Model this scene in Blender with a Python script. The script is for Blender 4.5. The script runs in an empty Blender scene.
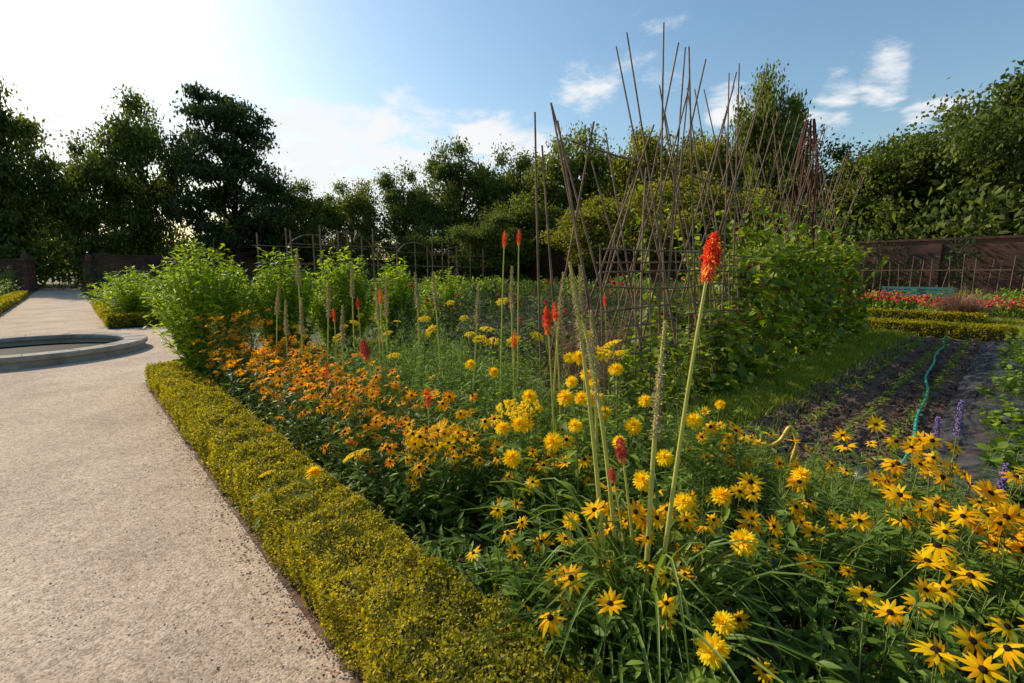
import bpy, math, numpy as np
from mathutils import Vector, Matrix
rng=np.random.default_rng(11)
U=lambda a,b,n=None: rng.uniform(a,b,n)
S=bpy.context.scene
O=np.array([-.561,1.532]); UD=np.array([-.683,.730]); WD=np.array([.730,.683])
def G(u,w,z=0.0):
    u=np.asarray(u,float); w=np.asarray(w,float)
    x=O[0]+u*UD[0]+w*WD[0]; y=O[1]+u*UD[1]+w*WD[1]
    return np.stack(np.broadcast_arrays(x,y,np.asarray(z,float)),-1)
# ---------------------------------------------------------------- mesh accumulation
class Acc:
    def __init__(s): s.V=[];s.F=[];s.n=0
    def add(s,V,F,m=0):
        V=np.asarray(V,float).reshape(-1,3);F=np.asarray(F,np.int64)
        s.V.append(V);s.F.append((F+s.n,m));s.n+=len(V)
    def inst(s,T,P,R,Sc):
        V,Fs=T;P=np.asarray(P,float);N=len(P)
        if N==0:return
        Sc=np.asarray(Sc,float)
        if Sc.ndim==0:Sc=np.full(N,float(Sc))
        if Sc.ndim==1:Sc=np.repeat(Sc[:,None],3,1)
        VV=np.einsum('nij,nvj->nvi',R,V[None]*Sc[:,None,:])+P[:,None]
        off=(np.arange(N)*len(V))[:,None,None]
        base=s.n
        s.V.append(VV.reshape(-1,3));s.n+=N*len(V)
        for F,m in Fs:
            s.F.append(((F[None]+off).reshape(-1,F.shape[1])+base,m))
    def build(s,name,mats,smooth=True):
        me=bpy.data.meshes.new(name)
        V=np.concatenate(s.V);me.vertices.add(len(V));me.vertices.foreach_set('co',V.ravel().astype(np.float32))
        L=np.concatenate([F.ravel() for F,m in s.F]);tot=np.concatenate([np.full(len(F),F.shape[1]) for F,m in s.F])
        mi=np.concatenate([np.full(len(F),m) for F,m in s.F])
        st=np.concatenate([[0],np.cumsum(tot)[:-1]])
        me.loops.add(len(L));me.loops.foreach_set('vertex_index',L.astype(np.int32))
        me.polygons.add(len(tot));me.polygons.foreach_set('loop_start',st.astype(np.int32))
        me.polygons.foreach_set('material_index',mi.astype(np.int32))
        me.polygons.foreach_set('use_smooth',np.full(len(tot),smooth))
        for m in mats: me.materials.append(m)
        me.update(calc_edges=True)
        ob=bpy.data.objects.new(name,me);S.collection.objects.link(ob);return ob
def RM(yaw,pitch,roll):
    n=len(yaw);cz,sz=np.cos(yaw),np.sin(yaw);cx,sx=np.cos(pitch),np.sin(pitch);cy,sy=np.cos(roll),np.sin(roll)
    z=np.zeros(n);o=np.ones(n)
    Rz=np.stack([cz,-sz,z,sz,cz,z,z,z,o],-1).reshape(n,3,3)
    Rx=np.stack([o,z,z,z,cx,-sx,z,sx,cx],-1).reshape(n,3,3)
    Ry=np.stack([cy,z,sy,z,o,z,-sy,z,cy],-1).reshape(n,3,3)
    return Rz@Rx@Ry
def RZ(d):
    d=d/np.linalg.norm(d,axis=1,keepdims=True);n=len(d)
    a=rng.normal(size=(n,3));x=a-(a*d).sum(1,keepdims=True)*d;x/=np.linalg.norm(x,axis=1,keepdims=True)
    y=np.cross(d,x);return np.stack([x,y,d],-1)
def rrot(n): return RM(U(0,6.28,n),U(-1.5,1.5,n),U(0,6.28,n))
# ---------------------------------------------------------------- templates
def leafT(w=.3,droop=.15,fold=.12,mat=0,seg=3):
    ts=np.linspace(0,1,seg+1);V=[];F=[]
    for i,t in enumerate(ts):
        ww=w*math.sin(math.pi*min(1,(t*.93+.05)))**.8*.5*(1.25-.5*t);z=-droop*t*t
        V+=[(-ww,t,z+fold*ww*2),(0,t,z),(ww,t,z+fold*ww*2)]
    for i in range(seg):
        a=i*3;F+=[(a,a+1,a+4,a+3),(a+1,a+2,a+5,a+4)]
    return (np.array(V),[(np.array(F),mat)])
def diamondT(w=.5,mat=0):
    V=np.array([(0,0,0),(w*.5,.45,.08),(0,1,-.05),(-w*.5,.45,.08)])
    return (V,[(np.array([(0,1,2),(0,2,3)]),mat)])
def bladeT(w=.08,bend=.5,mat=0,seg=3):
    V=[];F=[]
    for i in range(seg+1):
        t=i/seg;ww=w*.5*(1-t**1.5*.95);V+=[(-ww,bend*t*t,t*(1-.25*bend*t)),(ww,bend*t*t,t*(1-.25*bend*t))]
    for i in range(seg): a=2*i;F.append((a,a+1,a+3,a+2))
    return (np.array(V),[(np.array(F),mat)])
def domeT(r=1,h=1,mat=0,n=8,rings=3):
    V=[];F=[]
    for j in range(rings):
        a=j/rings*math.pi/2
        for i in range(n): V.append((r*math.cos(a)*math.cos(6.283*i/n),r*math.cos(a)*math.sin(6.283*i/n),h*math.sin(a)))
    V.append((0,0,h))
    for j in range(rings-1):
        for i in range(n): F.append((j*n+i,j*n+(i+1)%n,(j+1)*n+(i+1)%n,(j+1)*n+i))
    T=[((rings-1)*n+i,(rings-1)*n+(i+1)%n,rings*n) for i in range(n)]
    return (np.array(V),[(np.array(F),mat),(np.array(T),mat)])
def merge(parts):
    V=[];Fs=[];n=0
    for v,fs in parts:
        V.append(v)
        for F,m in fs: Fs.append((F+n,m))
        n+=len(v)
    return (np.concatenate(V),Fs)
def xf(T,R,P,s=1): return ((T[0]*s)@np.asarray(R).T+np.asarray(P),T[1])
def daisyT(np_=13,droop=.25,pm=0,cm=1,seed=0,lift=0.0,pw=.3):
    r=np.random.default_rng(seed);parts=[]
    for i in range(np_):
        a=6.283*i/np_+r.uniform(-.1,.1)
        pet=leafT(pw,droop*r.uniform(.5,1.6),-.1,pm,3)
        L=r.uniform(.8,1.05)
        R=RM(np.array([a]),np.array([lift+r.uniform(-.22,.22)]),np.array([r.uniform(-.4,.4)]))[0]
        parts.append(xf((pet[0]*L+np.array([0,.16,0]),pet[1]),R,(0,0,0)))
    parts.append(xf(domeT(.24,.28,cm),np.eye(3),(0,0,-.03)))
    return merge(parts)
def pomT(seed=0,mat=0):
    r=np.random.default_rng(seed);parts=[]
    for k,(pit,L,n) in enumerate([(-.3,1,14),(.05,.98,15),(.4,.94,14),(.75,.86,12),(1.1,.8,9),(1.4,.75,6)]):
        for i in range(n):
            a=6.283*(i+.5*(k%2))/n+r.uniform(-.15,.15)
            pet=leafT(.42,.25,-.15,mat,2)
            R=RM(np.array([a]),np.array([pit+r.uniform(-.12,.12)]),np.array([r.uniform(-.3,.3)]))[0]
            parts.append(xf(pet,R,(0,0,0),L))
    return merge(parts)
def achT(seed=0,mat=0):
    r=np.random.default_rng(seed);parts=[]
    b=domeT(.13,.11,mat,5,2)
    for i in range(85):
        rr=math.sqrt(r.uniform(0,1))*(1+.12*r.normal());a=r.uniform(0,6.28)
        parts.append(xf(b,np.eye(3),(rr*math.cos(a),rr*math.sin(a),.22*(1-rr*rr)+r.uniform(-.03,.03))))
    return merge(parts)
def floretT(mat=0):
    V=[];F=[]
    for j,(y,r) in enumerate([(0,.5),(.5,.75),(1,1.0)]):
        for i in range(5): V.append((r*.12*math.cos(6.283*i/5),y,r*.12*math.sin(6.283*i/5)))
    for j in range(2):
        for i in range(5): F.append((j*5+i,j*5+(i+1)%5,(j+1)*5+(i+1)%5,(j+1)*5+i))
    return (np.array(V),[(np.array(F),mat),(np.array([(14,13,12,11,10)]),mat)])
def bez(b,c,t_,t):
    t=np.asarray(t)[...,None];return (1-t)**2*b+2*t*(1-t)*c+t*t*t_
def stems(acc,B,C,T,r0,r1,mat=0,seg=4,sides=4):
    N=len(B);r0=np.broadcast_to(r0,(N,));r1=np.broadcast_to(r1,(N,))
    ts=np.linspace(0,1,seg+1);V=np.zeros((N,seg+1,sides,3))
    for i,t in enumerate(ts):
        p=bez(B,C,T,np.full(N,t));r=r0+(r1-r0)*t
        for k in range(sides):
            a=6.283*k/sides;V[:,i,k]=p+np.stack([r*math.cos(a),r*math.sin(a),0*r],-1)
    F=[]
    for i in range(seg):
        for k in range(sides): F.append((i*sides+k,i*sides+(k+1)%sides,(i+1)*sides+(k+1)%sides,(i+1)*sides+k))
    F=np.array(F);off=(np.arange(N)*(seg+1)*sides)[:,None,None]
    acc.add(V.reshape(-1,3),(F[None]+off).reshape(-1,4),mat)
def polytube(acc,pts,rad,mat=0,sides=8):
    pts=np.asarray(pts,float);n=len(pts);rad=np.broadcast_to(rad,(n,));V=[]
    tan=np.gradient(pts,axis=0);tan/=np.linalg.norm(tan,axis=1,keepdims=True)+1e-9
    ref=np.array([0,0,1.]) if abs(tan[:,2]).mean()<.7 else np.array([1.,0,0])
    for i in range(n):
        x=np.cross(tan[i],ref);x/=np.linalg.norm(x)+1e-9;y=np.cross(tan[i],x)
        for k in range(sides):
            a=6.283*k/sides;V.append(pts[i]+rad[i]*(x*math.cos(a)+y*math.sin(a)))
    F=[(i*sides+k,i*sides+(k+1)%sides,(i+1)*sides+(k+1)%sides,(i+1)*sides+k) for i in range(n-1) for k in range(sides)]
    acc.add(V,F,mat);acc.add([V[j] for j in range(sides)],[tuple(range(sides))],mat);acc.add([V[(n-1)*sides+j] for j in range(sides)],[tuple(range(sides))],mat)
def box(acc,c,d,mat=0,R=None):
    x,y,z=[a/2 for a in d];V=np.array([(-x,-y,-z),(x,-y,-z),(x,y,-z),(-x,y,-z),(-x,-y,z),(x,-y,z),(x,y,z),(-x,y,z)])
    if R is not None: V=V@np.asarray(R).T
    acc.add(V+np.asarray(c),[(0,3,2,1),(4,5,6,7),(0,1,5,4),(1,2,6,5),(2,3,7,6),(3,0,4,7)],mat)
# ---------------------------------------------------------------- materials
def newmat(n):
    m=bpy.data.materials.new(n);m.use_nodes=True;nt=m.node_tree;nt.nodes.clear()
    return m,nt,nt.nodes,nt.links,nt.nodes.new('ShaderNodeOutputMaterial')
def ramp(N,stops):
    r=N.new('ShaderNodeValToRGB');e=r.color_ramp.elements
    while len(e)<len(stops): e.new(.5)
    for k,(p,c) in zip(e,stops): k.position=p;k.color=(*c,1)
    return r
def leafmat(name,cols,tr=.35,rough=.5,nscale=1.2,spec=.22,trc=1.4):
    m,nt,N,L,out=newmat(name)
    g=N.new('ShaderNodeNewGeometry');tx=N.new('ShaderNodeTexCoord');nz=N.new('ShaderNodeTexNoise');nz.inputs['Scale'].default_value=nscale;nz.inputs['Detail'].default_value=2
    L.new(tx.outputs['Object'],nz.inputs['Vector'])
    mx=N.new('ShaderNodeMath');mx.operation='MULTIPLY_ADD';L.new(nz.outputs['Fac'],mx.inputs[0]);mx.inputs[1].default_value=1.0
    s2=N.new('ShaderNodeMath');s2.operation='MULTIPLY_ADD';L.new(g.outputs['Random Per Island'],s2.inputs[0]);s2.inputs[1].default_value=.8;s2.inputs[2].default_value=-.4
    L.new(s2.outputs[0],mx.inputs[2])
    k=len(cols);r=ramp(N,[(.15+.7*i/max(1,k-1),c) for i,c in enumerate(cols)]);L.new(mx.outputs[0],r.inputs[0])
    p=N.new('ShaderNodeBsdfPrincipled');p.inputs['Roughness'].default_value=rough;p.inputs['Specular IOR Level'].default_value=spec
    L.new(r.outputs[0],p.inputs['Base Color'])
    t=N.new('ShaderNodeBsdfTranslucent');hs=N.new('ShaderNodeHueSaturation');hs.inputs['Value'].default_value=trc;hs.inputs['Hue'].default_value=.49;hs.inputs['Saturation'].default_value=1.1
    L.new(r.outputs[0],hs.inputs['Color']);L.new(hs.outputs[0],t.inputs['Color'])
    ms=N.new('ShaderNodeMixShader');ms.inputs[0].default_value=tr;L.new(p.outputs[0],ms.inputs[1]);L.new(t.outputs[0],ms.inputs[2]);L.new(ms.outputs[0],out.inputs[0]);return m
def noisemat(name,cols,scale=5,rough=.9,bump=.3,bscale=None,detail=6,spec=.2):
    m,nt,N,L,out=newmat(name);tx=N.new('ShaderNodeTexCoord');nz=N.new('ShaderNodeTexNoise');nz.inputs['Scale'].default_value=scale;nz.inputs['Detail'].default_value=detail;nz.inputs['Roughness'].default_value=.65
    L.new(tx.outputs['Object'],nz.inputs['Vector']);k=len(cols);r=ramp(N,[(.3+.4*i/max(1,k-1),c) for i,c in enumerate(cols)]);L.new(nz.outputs['Fac'],r.inputs[0])
    p=N.new('ShaderNodeBsdfPrincipled');p.inputs['Roughness'].default_value=rough;p.inputs['Specular IOR Level'].default_value=spec;L.new(r.outputs[0],p.inputs['Base Color'])
    n2=N.new('ShaderNodeTexNoise');n2.inputs['Scale'].default_value=bscale or scale*4;n2.inputs['Detail'].default_value=6;L.new(tx.outputs['Object'],n2.inputs['Vector'])
    b=N.new('ShaderNodeBump');b.inputs['Strength'].default_value=bump;b.inputs['Distance'].default_value=.02;L.new(n2.outputs['Fac'],b.inputs['Height']);L.new(b.outputs[0],p.inputs['Normal'])
    L.new(p.outputs[0],out.inputs[0]);return m
def gravelmat():
    m,nt,N,L,out=newmat('gravel');tx=N.new('ShaderNodeTexCoord')
    def noise(s,d=5):
        n=N.new('ShaderNodeTexNoise');n.inputs['Scale'].default_value=s;n.inputs['Detail'].default_value=d;n.inputs['Roughness'].default_value=.7;L.new(tx.outputs['Object'],n.inputs['Vector']);return n
    a=noise(.9,8);r=ramp(N,[(.3,(.38,.285,.21)),(.5,(.53,.41,.31)),(.7,(.64,.51,.39))]);L.new(a.outputs['Fac'],r.inputs[0])
    v=N.new('ShaderNodeTexVoronoi');v.inputs['Scale'].default_value=135;L.new(tx.outputs['Object'],v.inputs['Vector'])
    r2=ramp(N,[(.0,(.45,.43,.41)),(.45,(.9,.9,.9)),(1,(1.3,1.27,1.24))]);
    sp=N.new('ShaderNodeSeparateColor');L.new(v.outputs['Color'],sp.inputs[0]);L.new(sp.outputs[0],r2.inputs[0])
    mx=N.new('ShaderNodeMix');mx.data_type='RGBA';mx.blend_type='MULTIPLY';mx.inputs[0].default_value=.8;L.new(r.outputs[0],mx.inputs[6]);L.new(r2.outputs[0],mx.inputs[7])
    c=noise(20,6);r3=ramp(N,[(.35,(.70,.67,.64)),(.6,(1.1,1.1,1.1))]);L.new(c.outputs['Fac'],r3.inputs[0])
    m2=N.new('ShaderNodeMix');m2.data_type='RGBA';m2.blend_type='MULTIPLY';m2.inputs[0].default_value=.75;L.new(mx.outputs[2],m2.inputs[6]);L.new(r3.outputs[0],m2.inputs[7])
    p=N.new('ShaderNodeBsdfPrincipled');p.inputs['Roughness'].default_value=.9;p.inputs['Specular IOR Level'].default_value=.1;L.new(m2.outputs[2],p.inputs['Base Color'])
    ad=N.new('ShaderNodeMath');ad.operation='MULTIPLY_ADD';L.new(v.outputs['Distance'],ad.inputs[0]);ad.inputs[1].default_value=-.5;L.new(c.outputs['Fac'],ad.inputs[2])
    b=N.new('ShaderNodeBump');b.inputs['Strength'].default_value=.42;b.inputs['Distance'].default_value=.009;L.new(ad.outputs[0],b.inputs['Height']);L.new(b.outputs[0],p.inputs['Normal']);L.new(p.outputs[0],out.inputs[0]);return m
def plain(name,c,rough=.5,metal=0,spec=.5):
    m,nt,N,L,out=newmat(name);tx=N.new('ShaderNodeTexCoord');nz=N.new('ShaderNodeTexNoise');nz.inputs['Scale'].default_value=30;L.new(tx.outputs['Object'],nz.inputs['Vector'])
    r=ramp(N,[(.3,tuple(x*.75 for x in c)),(.7,tuple(min(1,x*1.2) for x in c))]);L.new(nz.outputs['Fac'],r.inputs[0])
    p=N.new('ShaderNodeBsdfPrincipled');L.new(r.outputs[0],p.inputs['Base Color']);p.inputs['Roughness'].default_value=rough;p.inputs['Metallic'].default_value=metal;p.inputs['Specular IOR Level'].default_value=spec;L.new(p.outputs[0],out.inputs[0]);return m
def brickmat():
    m,nt,N,L,out=newmat('old_brick');tx=N.new('ShaderNodeTexCoord');s=N.new('ShaderNodeSeparateXYZ');c=N.new('ShaderNodeCombineXYZ');L.new(tx.outputs['Object'],s.inputs[0]);L.new(s.outputs[0],c.inputs[0]);L.new(s.outputs[2],c.inputs[1])
    b=N.new('ShaderNodeTexBrick');b.inputs['Scale'].default_value=1;b.inputs['Brick Width'].default_value=.24;b.inputs['Row Height'].default_value=.085;b.inputs['Mortar Size'].default_value=.008
    b.inputs['Color1'].default_value=(.17,.06,.035,1);b.inputs['Color2'].default_value=(.08,.032,.022,1);b.inputs['Mortar'].default_value=(.12,.10,.08,1);L.new(c.outputs[0],b.inputs['Vector'])
    nz=N.new('ShaderNodeTexNoise');nz.inputs['Scale'].default_value=.6;nz.inputs['Detail'].default_value=5;L.new(tx.outputs['Object'],nz.inputs['Vector']);r=ramp(N,[(.3,(.4,.4,.4)),(.7,(1.2,1.1,1.05))]);L.new(nz.outputs['Fac'],r.inputs[0])
    mx=N.new('ShaderNodeMix');mx.data_type='RGBA';mx.blend_type='MULTIPLY';mx.inputs[0].default_value=1;L.new(b.outputs[0],mx.inputs[6]);L.new(r.outputs[0],mx.inputs[7])
    p=N.new('ShaderNodeBsdfPrincipled');p.inputs['Roughness'].default_value=.9;L.new(mx.outputs[2],p.inputs['Base Color']);L.new(p.outputs[0],out.inputs[0]);return m
M_gravel=gravelmat();M_brick=brickmat()
M_ground=noisemat('ground_earth_grass',[(.05,.055,.02),(.085,.085,.03),(.13,.11,.05)],.8,bump=.4)
M_soil=noisemat('soil',[(.06,.035,.024),(.14,.085,.055),(.22,.14,.095)],9,bump=.9,bscale=40)
M_stone=noisemat('pond_stone',[(.20,.17,.14),(.32,.28,.23),(.42,.37,.31)],3,bump=.35,bscale=25)
M_bark=noisemat('bark',[(.03,.022,.015),(.07,.052,.038)],6,bump=.6)
M_cane=noisemat('cane',[(.10,.06,.038),(.20,.125,.08),(.30,.195,.12)],4,rough=.6,bump=.2)
M_rust=noisemat('rusty_iron',[(.05,.018,.012),(.13,.045,.028)],10,rough=.7,bump=.2)
M_box=leafmat('box_leaf',[(.16,.17,.018),(.37,.34,.025),(.60,.50,.045)],.44,.5,1.6,spec=.2,trc=1.35)
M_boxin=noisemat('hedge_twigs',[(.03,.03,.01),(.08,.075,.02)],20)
M_ldark=leafmat('rudbeckia_leaf',[(.06,.12,.02),(.12,.205,.03),(.21,.30,.045)],.42,.45,3)
M_lmid=leafmat('perennial_leaf',[(.09,.15,.022),(.19,.28,.035),(.31,.41,.055)],.45,.5,2)
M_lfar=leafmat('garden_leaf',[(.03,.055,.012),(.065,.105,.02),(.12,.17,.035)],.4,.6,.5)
M_lshrub=leafmat('shrub_leaf',[(.17,.26,.022),(.32,.44,.035),(.46,.58,.06)],.5,.5,2)
M_feath=leafmat('feathery_leaf',[(.14,.22,.045),(.25,.36,.07),(.36,.48,.11)],.45,.6,2)
M_bean=leafmat('bean_leaf',[(.08,.13,.016),(.19,.27,.03),(.36,.43,.055)],.45,.5,1.5)
M_stem=leafmat('stem',[(.13,.17,.04),(.22,.26,.07)],.1)
M_strap=leafmat('strap_leaf',[(.08,.15,.022),(.15,.24,.035),(.25,.33,.06)],.38,.45,4,spec=.3)
M_rud=leafmat('orange_yellow_petal',[(.94,.42,.004),(.97,.55,.006),(.98,.66,.012)],.45,.6,3,spec=.06,trc=1.15)
M_org=leafmat('orange_petal',[(.95,.31,.004),(.97,.43,.006),(.98,.56,.01)],.48,.6,3,spec=.05,trc=1.4)
M_yel=leafmat('yellow_petal',[(.95,.62,.006),(.97,.72,.01),(.98,.8,.03)],.42,.6,3,spec=.06,trc=1.15)
M_cone=noisemat('flower_cone',[(.015,.008,.005),(.05,.022,.012)],60,bump=.8)
M_red=leafmat('poker_red',[(.85,.07,.025),(.94,.14,.04),(.95,.26,.07)],.38,.6,9,spec=.08)
M_redy=leafmat('poker_pink_bud',[(.72,.15,.08),(.85,.24,.13)],.3,.5,9,spec=.1)
M_coral=leafmat('poker_coral',[(.94,.28,.08),(.95,.46,.10),(.95,.66,.16)],.38,.6,9,spec=.08)
M_pale=leafmat('spent_floret',[(.42,.34,.17),(.6,.5,.27),(.7,.6,.37)],.3,.6,9)
M_pstem=leafmat('poker_stem',[(.42,.42,.07),(.6,.55,.13)],.15,.5,9)
M_dry=leafmat('dry_stalks',[(.2,.11,.07),(.36,.23,.15)],.25,.8,3)
M_purp=leafmat('purple_flower',[(.2,.14,.36),(.36,.27,.52)],.2,.5,9)
M_pink=leafmat('red_pink_flower',[(.55,.03,.04),(.7,.09,.10)],.25,.5,9,spec=.1)
M_grass=leafmat('grass_blade',[(.14,.18,.02),(.26,.31,.035),(.40,.42,.055)],.45,.5,1.5)
M_dkleaf=leafmat('dark_bronze_leaf',[(.035,.04,.025),(.08,.10,.04)],.3,.5,2)
T_leaf=leafT(.32,.2,.15,0);T_lance=leafT(.2,.25,.12,0);T_heart=leafT(.75,.15,.1,0,3);T_dia=diamondT(.55)
# ---------------------------------------------------------------- plant fields
def field(acc,B,H,lean,nleaf,T,ls,tr=(.1,.95),pitch=(-.3,.8),r=.003,stem=1,taper=.5,seg=3):
    N=len(B);B=np.array(B,float);H=np.broadcast_to(H,(N,))
    lv=np.stack([rng.normal(0,1,N)*lean*H,rng.normal(0,1,N)*lean*H,H],-1) if np.isscalar(lean) else np.concatenate([lean,np.array(H)[:,None]],1)
    C=B+lv*np.array([.25,.25,.6]);Tp=B+lv
    if stem is not None: stems(acc,B,C,Tp,r,r*.6,stem,seg,3)
    t=U(tr[0],tr[1],N*nleaf);i=np.repeat(np.arange(N),nleaf)
    P=bez(B[i],C[i],Tp[i],t);sc=ls*U(.6,1.2,len(t))*(1-taper*t)
    acc.inst(T,P,RM(U(0,6.283,len(t)),U(pitch[0],pitch[1],len(t)),rng.normal(0,.35,len(t))),sc)
    return Tp
def inzone(u0,u1,w0,w1,n): return G(U(u0,u1,n),U(w0,w1,n),0.)
def faces_up(n,tilt=.5,bias=(-.15,-.35,0)):
    d=rng.normal(0,tilt,(n,3))+np.array(bias);d[:,2]=1;return RZ(d)
D=[daisyT(13,.22,2,3,1,.05),daisyT(12,.5,2,3,2,-.1),daisyT(14,.1,2,3,3,.25)]
def rudbeckia(name,zones,pm,fs=.052,hm=(.45,.72),nleaf=16,ls=.11,ff=.8,leaf=M_ldark,clump=False):
    a=Acc()
    for (u0,u1,w0,w1,n) in zones:
        if clump:
            nc=max(3,n//14);cu,cw=U(u0,u1,nc),U(w0,w1,nc);ch=U(-.08,.08,nc);q=rng.integers(0,nc,n)
            B=G(np.clip(cu[q]+rng.normal(0,.13,n),u0-.1,u1+.1),np.clip(cw[q]+rng.normal(0,.13,n),w0-.05,w1+.1),0.);H=U(hm[0],hm[1],n)+ch[q]
        else:
            B=inzone(u0,u1,w0,w1,n);H=U(hm[0],hm[1],n)
        Tp=field(a,B,H,.16,nleaf,T_leaf,ls)
        k=rng.random(n)<ff;Tp=Tp[k];R=faces_up(len(Tp),.42,(-.2,-.5,0))
        v=rng.integers(0,3,len(Tp))
        for j in range(3): a.inst(D[j],Tp[v==j],R[v==j],fs*U(.7,1.15,(v==j).sum()))
        Tq=Tp[rng.random(len(Tp))<.5];Tq2=Tq+np.stack([rng.normal(0,.08,len(Tq)),rng.normal(0,.08,len(Tq)),-U(.02,.16,len(Tq))],-1)
        stems(a,Tq2-np.array([0,0,.15]),Tq2-np.array([0,0,.07]),Tq2,.002,.0015,1,2,3)
        a.inst(D[0],Tq2,faces_up(len(Tq2),.5,(-.2,-.5,0)),fs*U(.6,1,len(Tq2)))
    return a.build(name,[leaf,M_stem,pm,M_cone])
rudbeckia('black_eyed_susan_plants',[(-2.9,-1.3,.65,1.5,105),(-3.0,-1.0,1.4,2.5,170)],M_rud,.049,(.38,.63),ff=.72,clump=True)
rudbeckia('black_eyed_susan_plants',[(-.85,.9,.5,1.3,150),(-1.3,-.3,1.5,2.5,45)],M_rud,.044,(.35,.62),clump=True)
rudbeckia('orange_coneflower_plants',[(.9,3.2,.5,1.2,230),(3.2,5.2,.5,1.4,290)],M_org,.042,(.38,.76),12,.1)
rudbeckia('orange_coneflower_plants',[(4.6,5.3,.55,1.0,55)],M_org,.042,(.7,1.05),14,.1)
a=Acc();B=inzone(-3,6.0,.48,2.7,2000);field(a,B,U(.15,.42,len(B)),.3,14,T_leaf,.11);a.build('flower_bed_foliage',[M_ldark,M_stem])
a=Acc();B=np.concatenate([inzone(-.6,2.6,1.2,2.7,400),inzone(2.0,5.2,1.2,3.2,420)]);field(a,B,U(.35,.7,len(B)),.18,20,T_leaf,.11);a.build('perennial_foliage',[M_lmid,M_stem])
a=Acc();PT=[pomT(1,2),pomT(2,2)]
pm=np.array([(.235,1.75,.52),(.66,1.32,.42),(.60,1.26,.38),(.0,2.05,.66),(.56,1.9,.62),(.68,1.75,.60),(.50,2.1,.72),(.1,2.6,.8),(.28,2.4,.85),(.33,2.55,.9),(.42,2.6,.93),(.58,2.55,.97),(.48,2.7,.86),(-1.0,2.25,.5),(.9,1.9,.55),(1.3,2.0,.6),(.75,2.2,.6),(.36,2.9,.97),(.62,2.8,.92),(.40,2.75,1.0),(.45,2.5,.82),(.52,2.85,1.02),(.04,2.3,.74),(-.05,2.35,.70),(.30,2.15,.78),(.85,1.6,.52),(.2,2.2,.68)])
ex=np.concatenate([inzone(-.4,1.2,1.2,2.3,8)]);ex[:,2]=U(.6,.88,8);pm=np.concatenate([pm,ex])
Bp=pm*np.array([1,1,0])+np.stack([rng.normal(0,.04,len(pm)),rng.normal(.03,.04,len(pm)),0*pm[:,0]],-1)
stems(a,Bp,(Bp+pm)/2+np.array([.02,.02,.05]),pm,.004,.0028,1,5,5)
for i in range(len(pm)):
    t=U(.1,.85,12);P=bez(Bp[i][None],((Bp+pm)/2)[i][None],pm[i][None],t);a.inst(T_leaf,P,RM(U(0,6.28,12),U(-.2,.8,12),rng.normal(0,.3,12)),.11*U(.6,1.1,12))
h=np.arange(len(pm))%2==0;R=faces_up(len(pm),.3,(-.15,-.7,0))
a.inst(PT[0],pm[h],R[h],.050*U(.75,1.15,h.sum()));a.inst(PT[1],pm[~h],R[~h],.047*U(.75,1.15,(~h).sum()))
a.build('yellow_pompon_coneflowers',[M_lmid,M_stem,M_yel])
a=Acc();AT=achT(1,2)
pts=[(-.24,3.5,1.0),(-.32,3.55,1.03),(-.15,3.5,.98),(-.2,3.7,1.05),(-.4,3.9,1.12),(.04,2.6,.68),(.10,2.66,.71),(-.02,2.7,.70),(.55,2.8,1.0),(.62,2.9,1.05),(.7,3.0,.98),(.5,3.1,1.08),(-.75,4.0,1.1),(-.9,2.6,.45),(-.6,4.6,1.2),(-.1,4.8,1.2),(-1.35,2.45,.4)]
e=inzone(1,5.5,1.3,2.6,14);e[:,2]=U(.7,1.0,14);pts=np.concatenate([np.array(pts),e])
Bp=pts*np.array([1,1,0])+rng.normal(0,.05,pts.shape)*np.array([1,1,0])
stems(a,Bp,(Bp+pts)/2,pts,.004,.003,1,4,5);a.inst(AT,pts,faces_up(len(pts),.22,(-.1,-.35,0)),.062*U(.6,1.2,len(pts)))
t=U(.1,.8,len(pts)*30);i=np.repeat(np.arange(len(pts)),30);a.inst(T_lance,bez(Bp[i],((Bp+pts)/2)[i],pts[i],t),RM(U(0,6.28,len(t)),U(-.2,.9,len(t)),0*t),.09*U(.6,1.2,len(t)))
a.build('yarrow_plants',[M_feath,M_stem,M_yel])
a=Acc();T_th=leafT(.05,.2,.1,0,2)
for (u0,u1,w0,w1,n,h0,h1) in [(.6,3.4,1.0,2.4,170,.5,.85),(2.5,4.5,1.5,3.2,110,.6,1.0),(-.6,.6,1.4,2.4,50,.4,.7),(-1.6,-.6,1.7,2.9,70,.3,.55)]:
    B=inzone(u0,u1,w0,w1,n);field(a,B,U(h0,h1,n),.14,60,T_th,.13,(.05,1),(-.1,1.2),.003,1,.4)
a.build('feathery_foliage_plants',[M_feath,M_stem])
a=Acc();n=190;B=G(U(-2.6,3.5,n),U(.35,1.6,n),.05);dr=np.stack([rng.normal(-.14,.22,n),rng.normal(-.1,.2,n),U(.2,.6,n)],-1);stems(a,B,B+dr*np.array([.2,.2,1.1]),B+dr,.0024,.0008,0,6,3);a.build('wispy_grass_stems',[M_grass])
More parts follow.
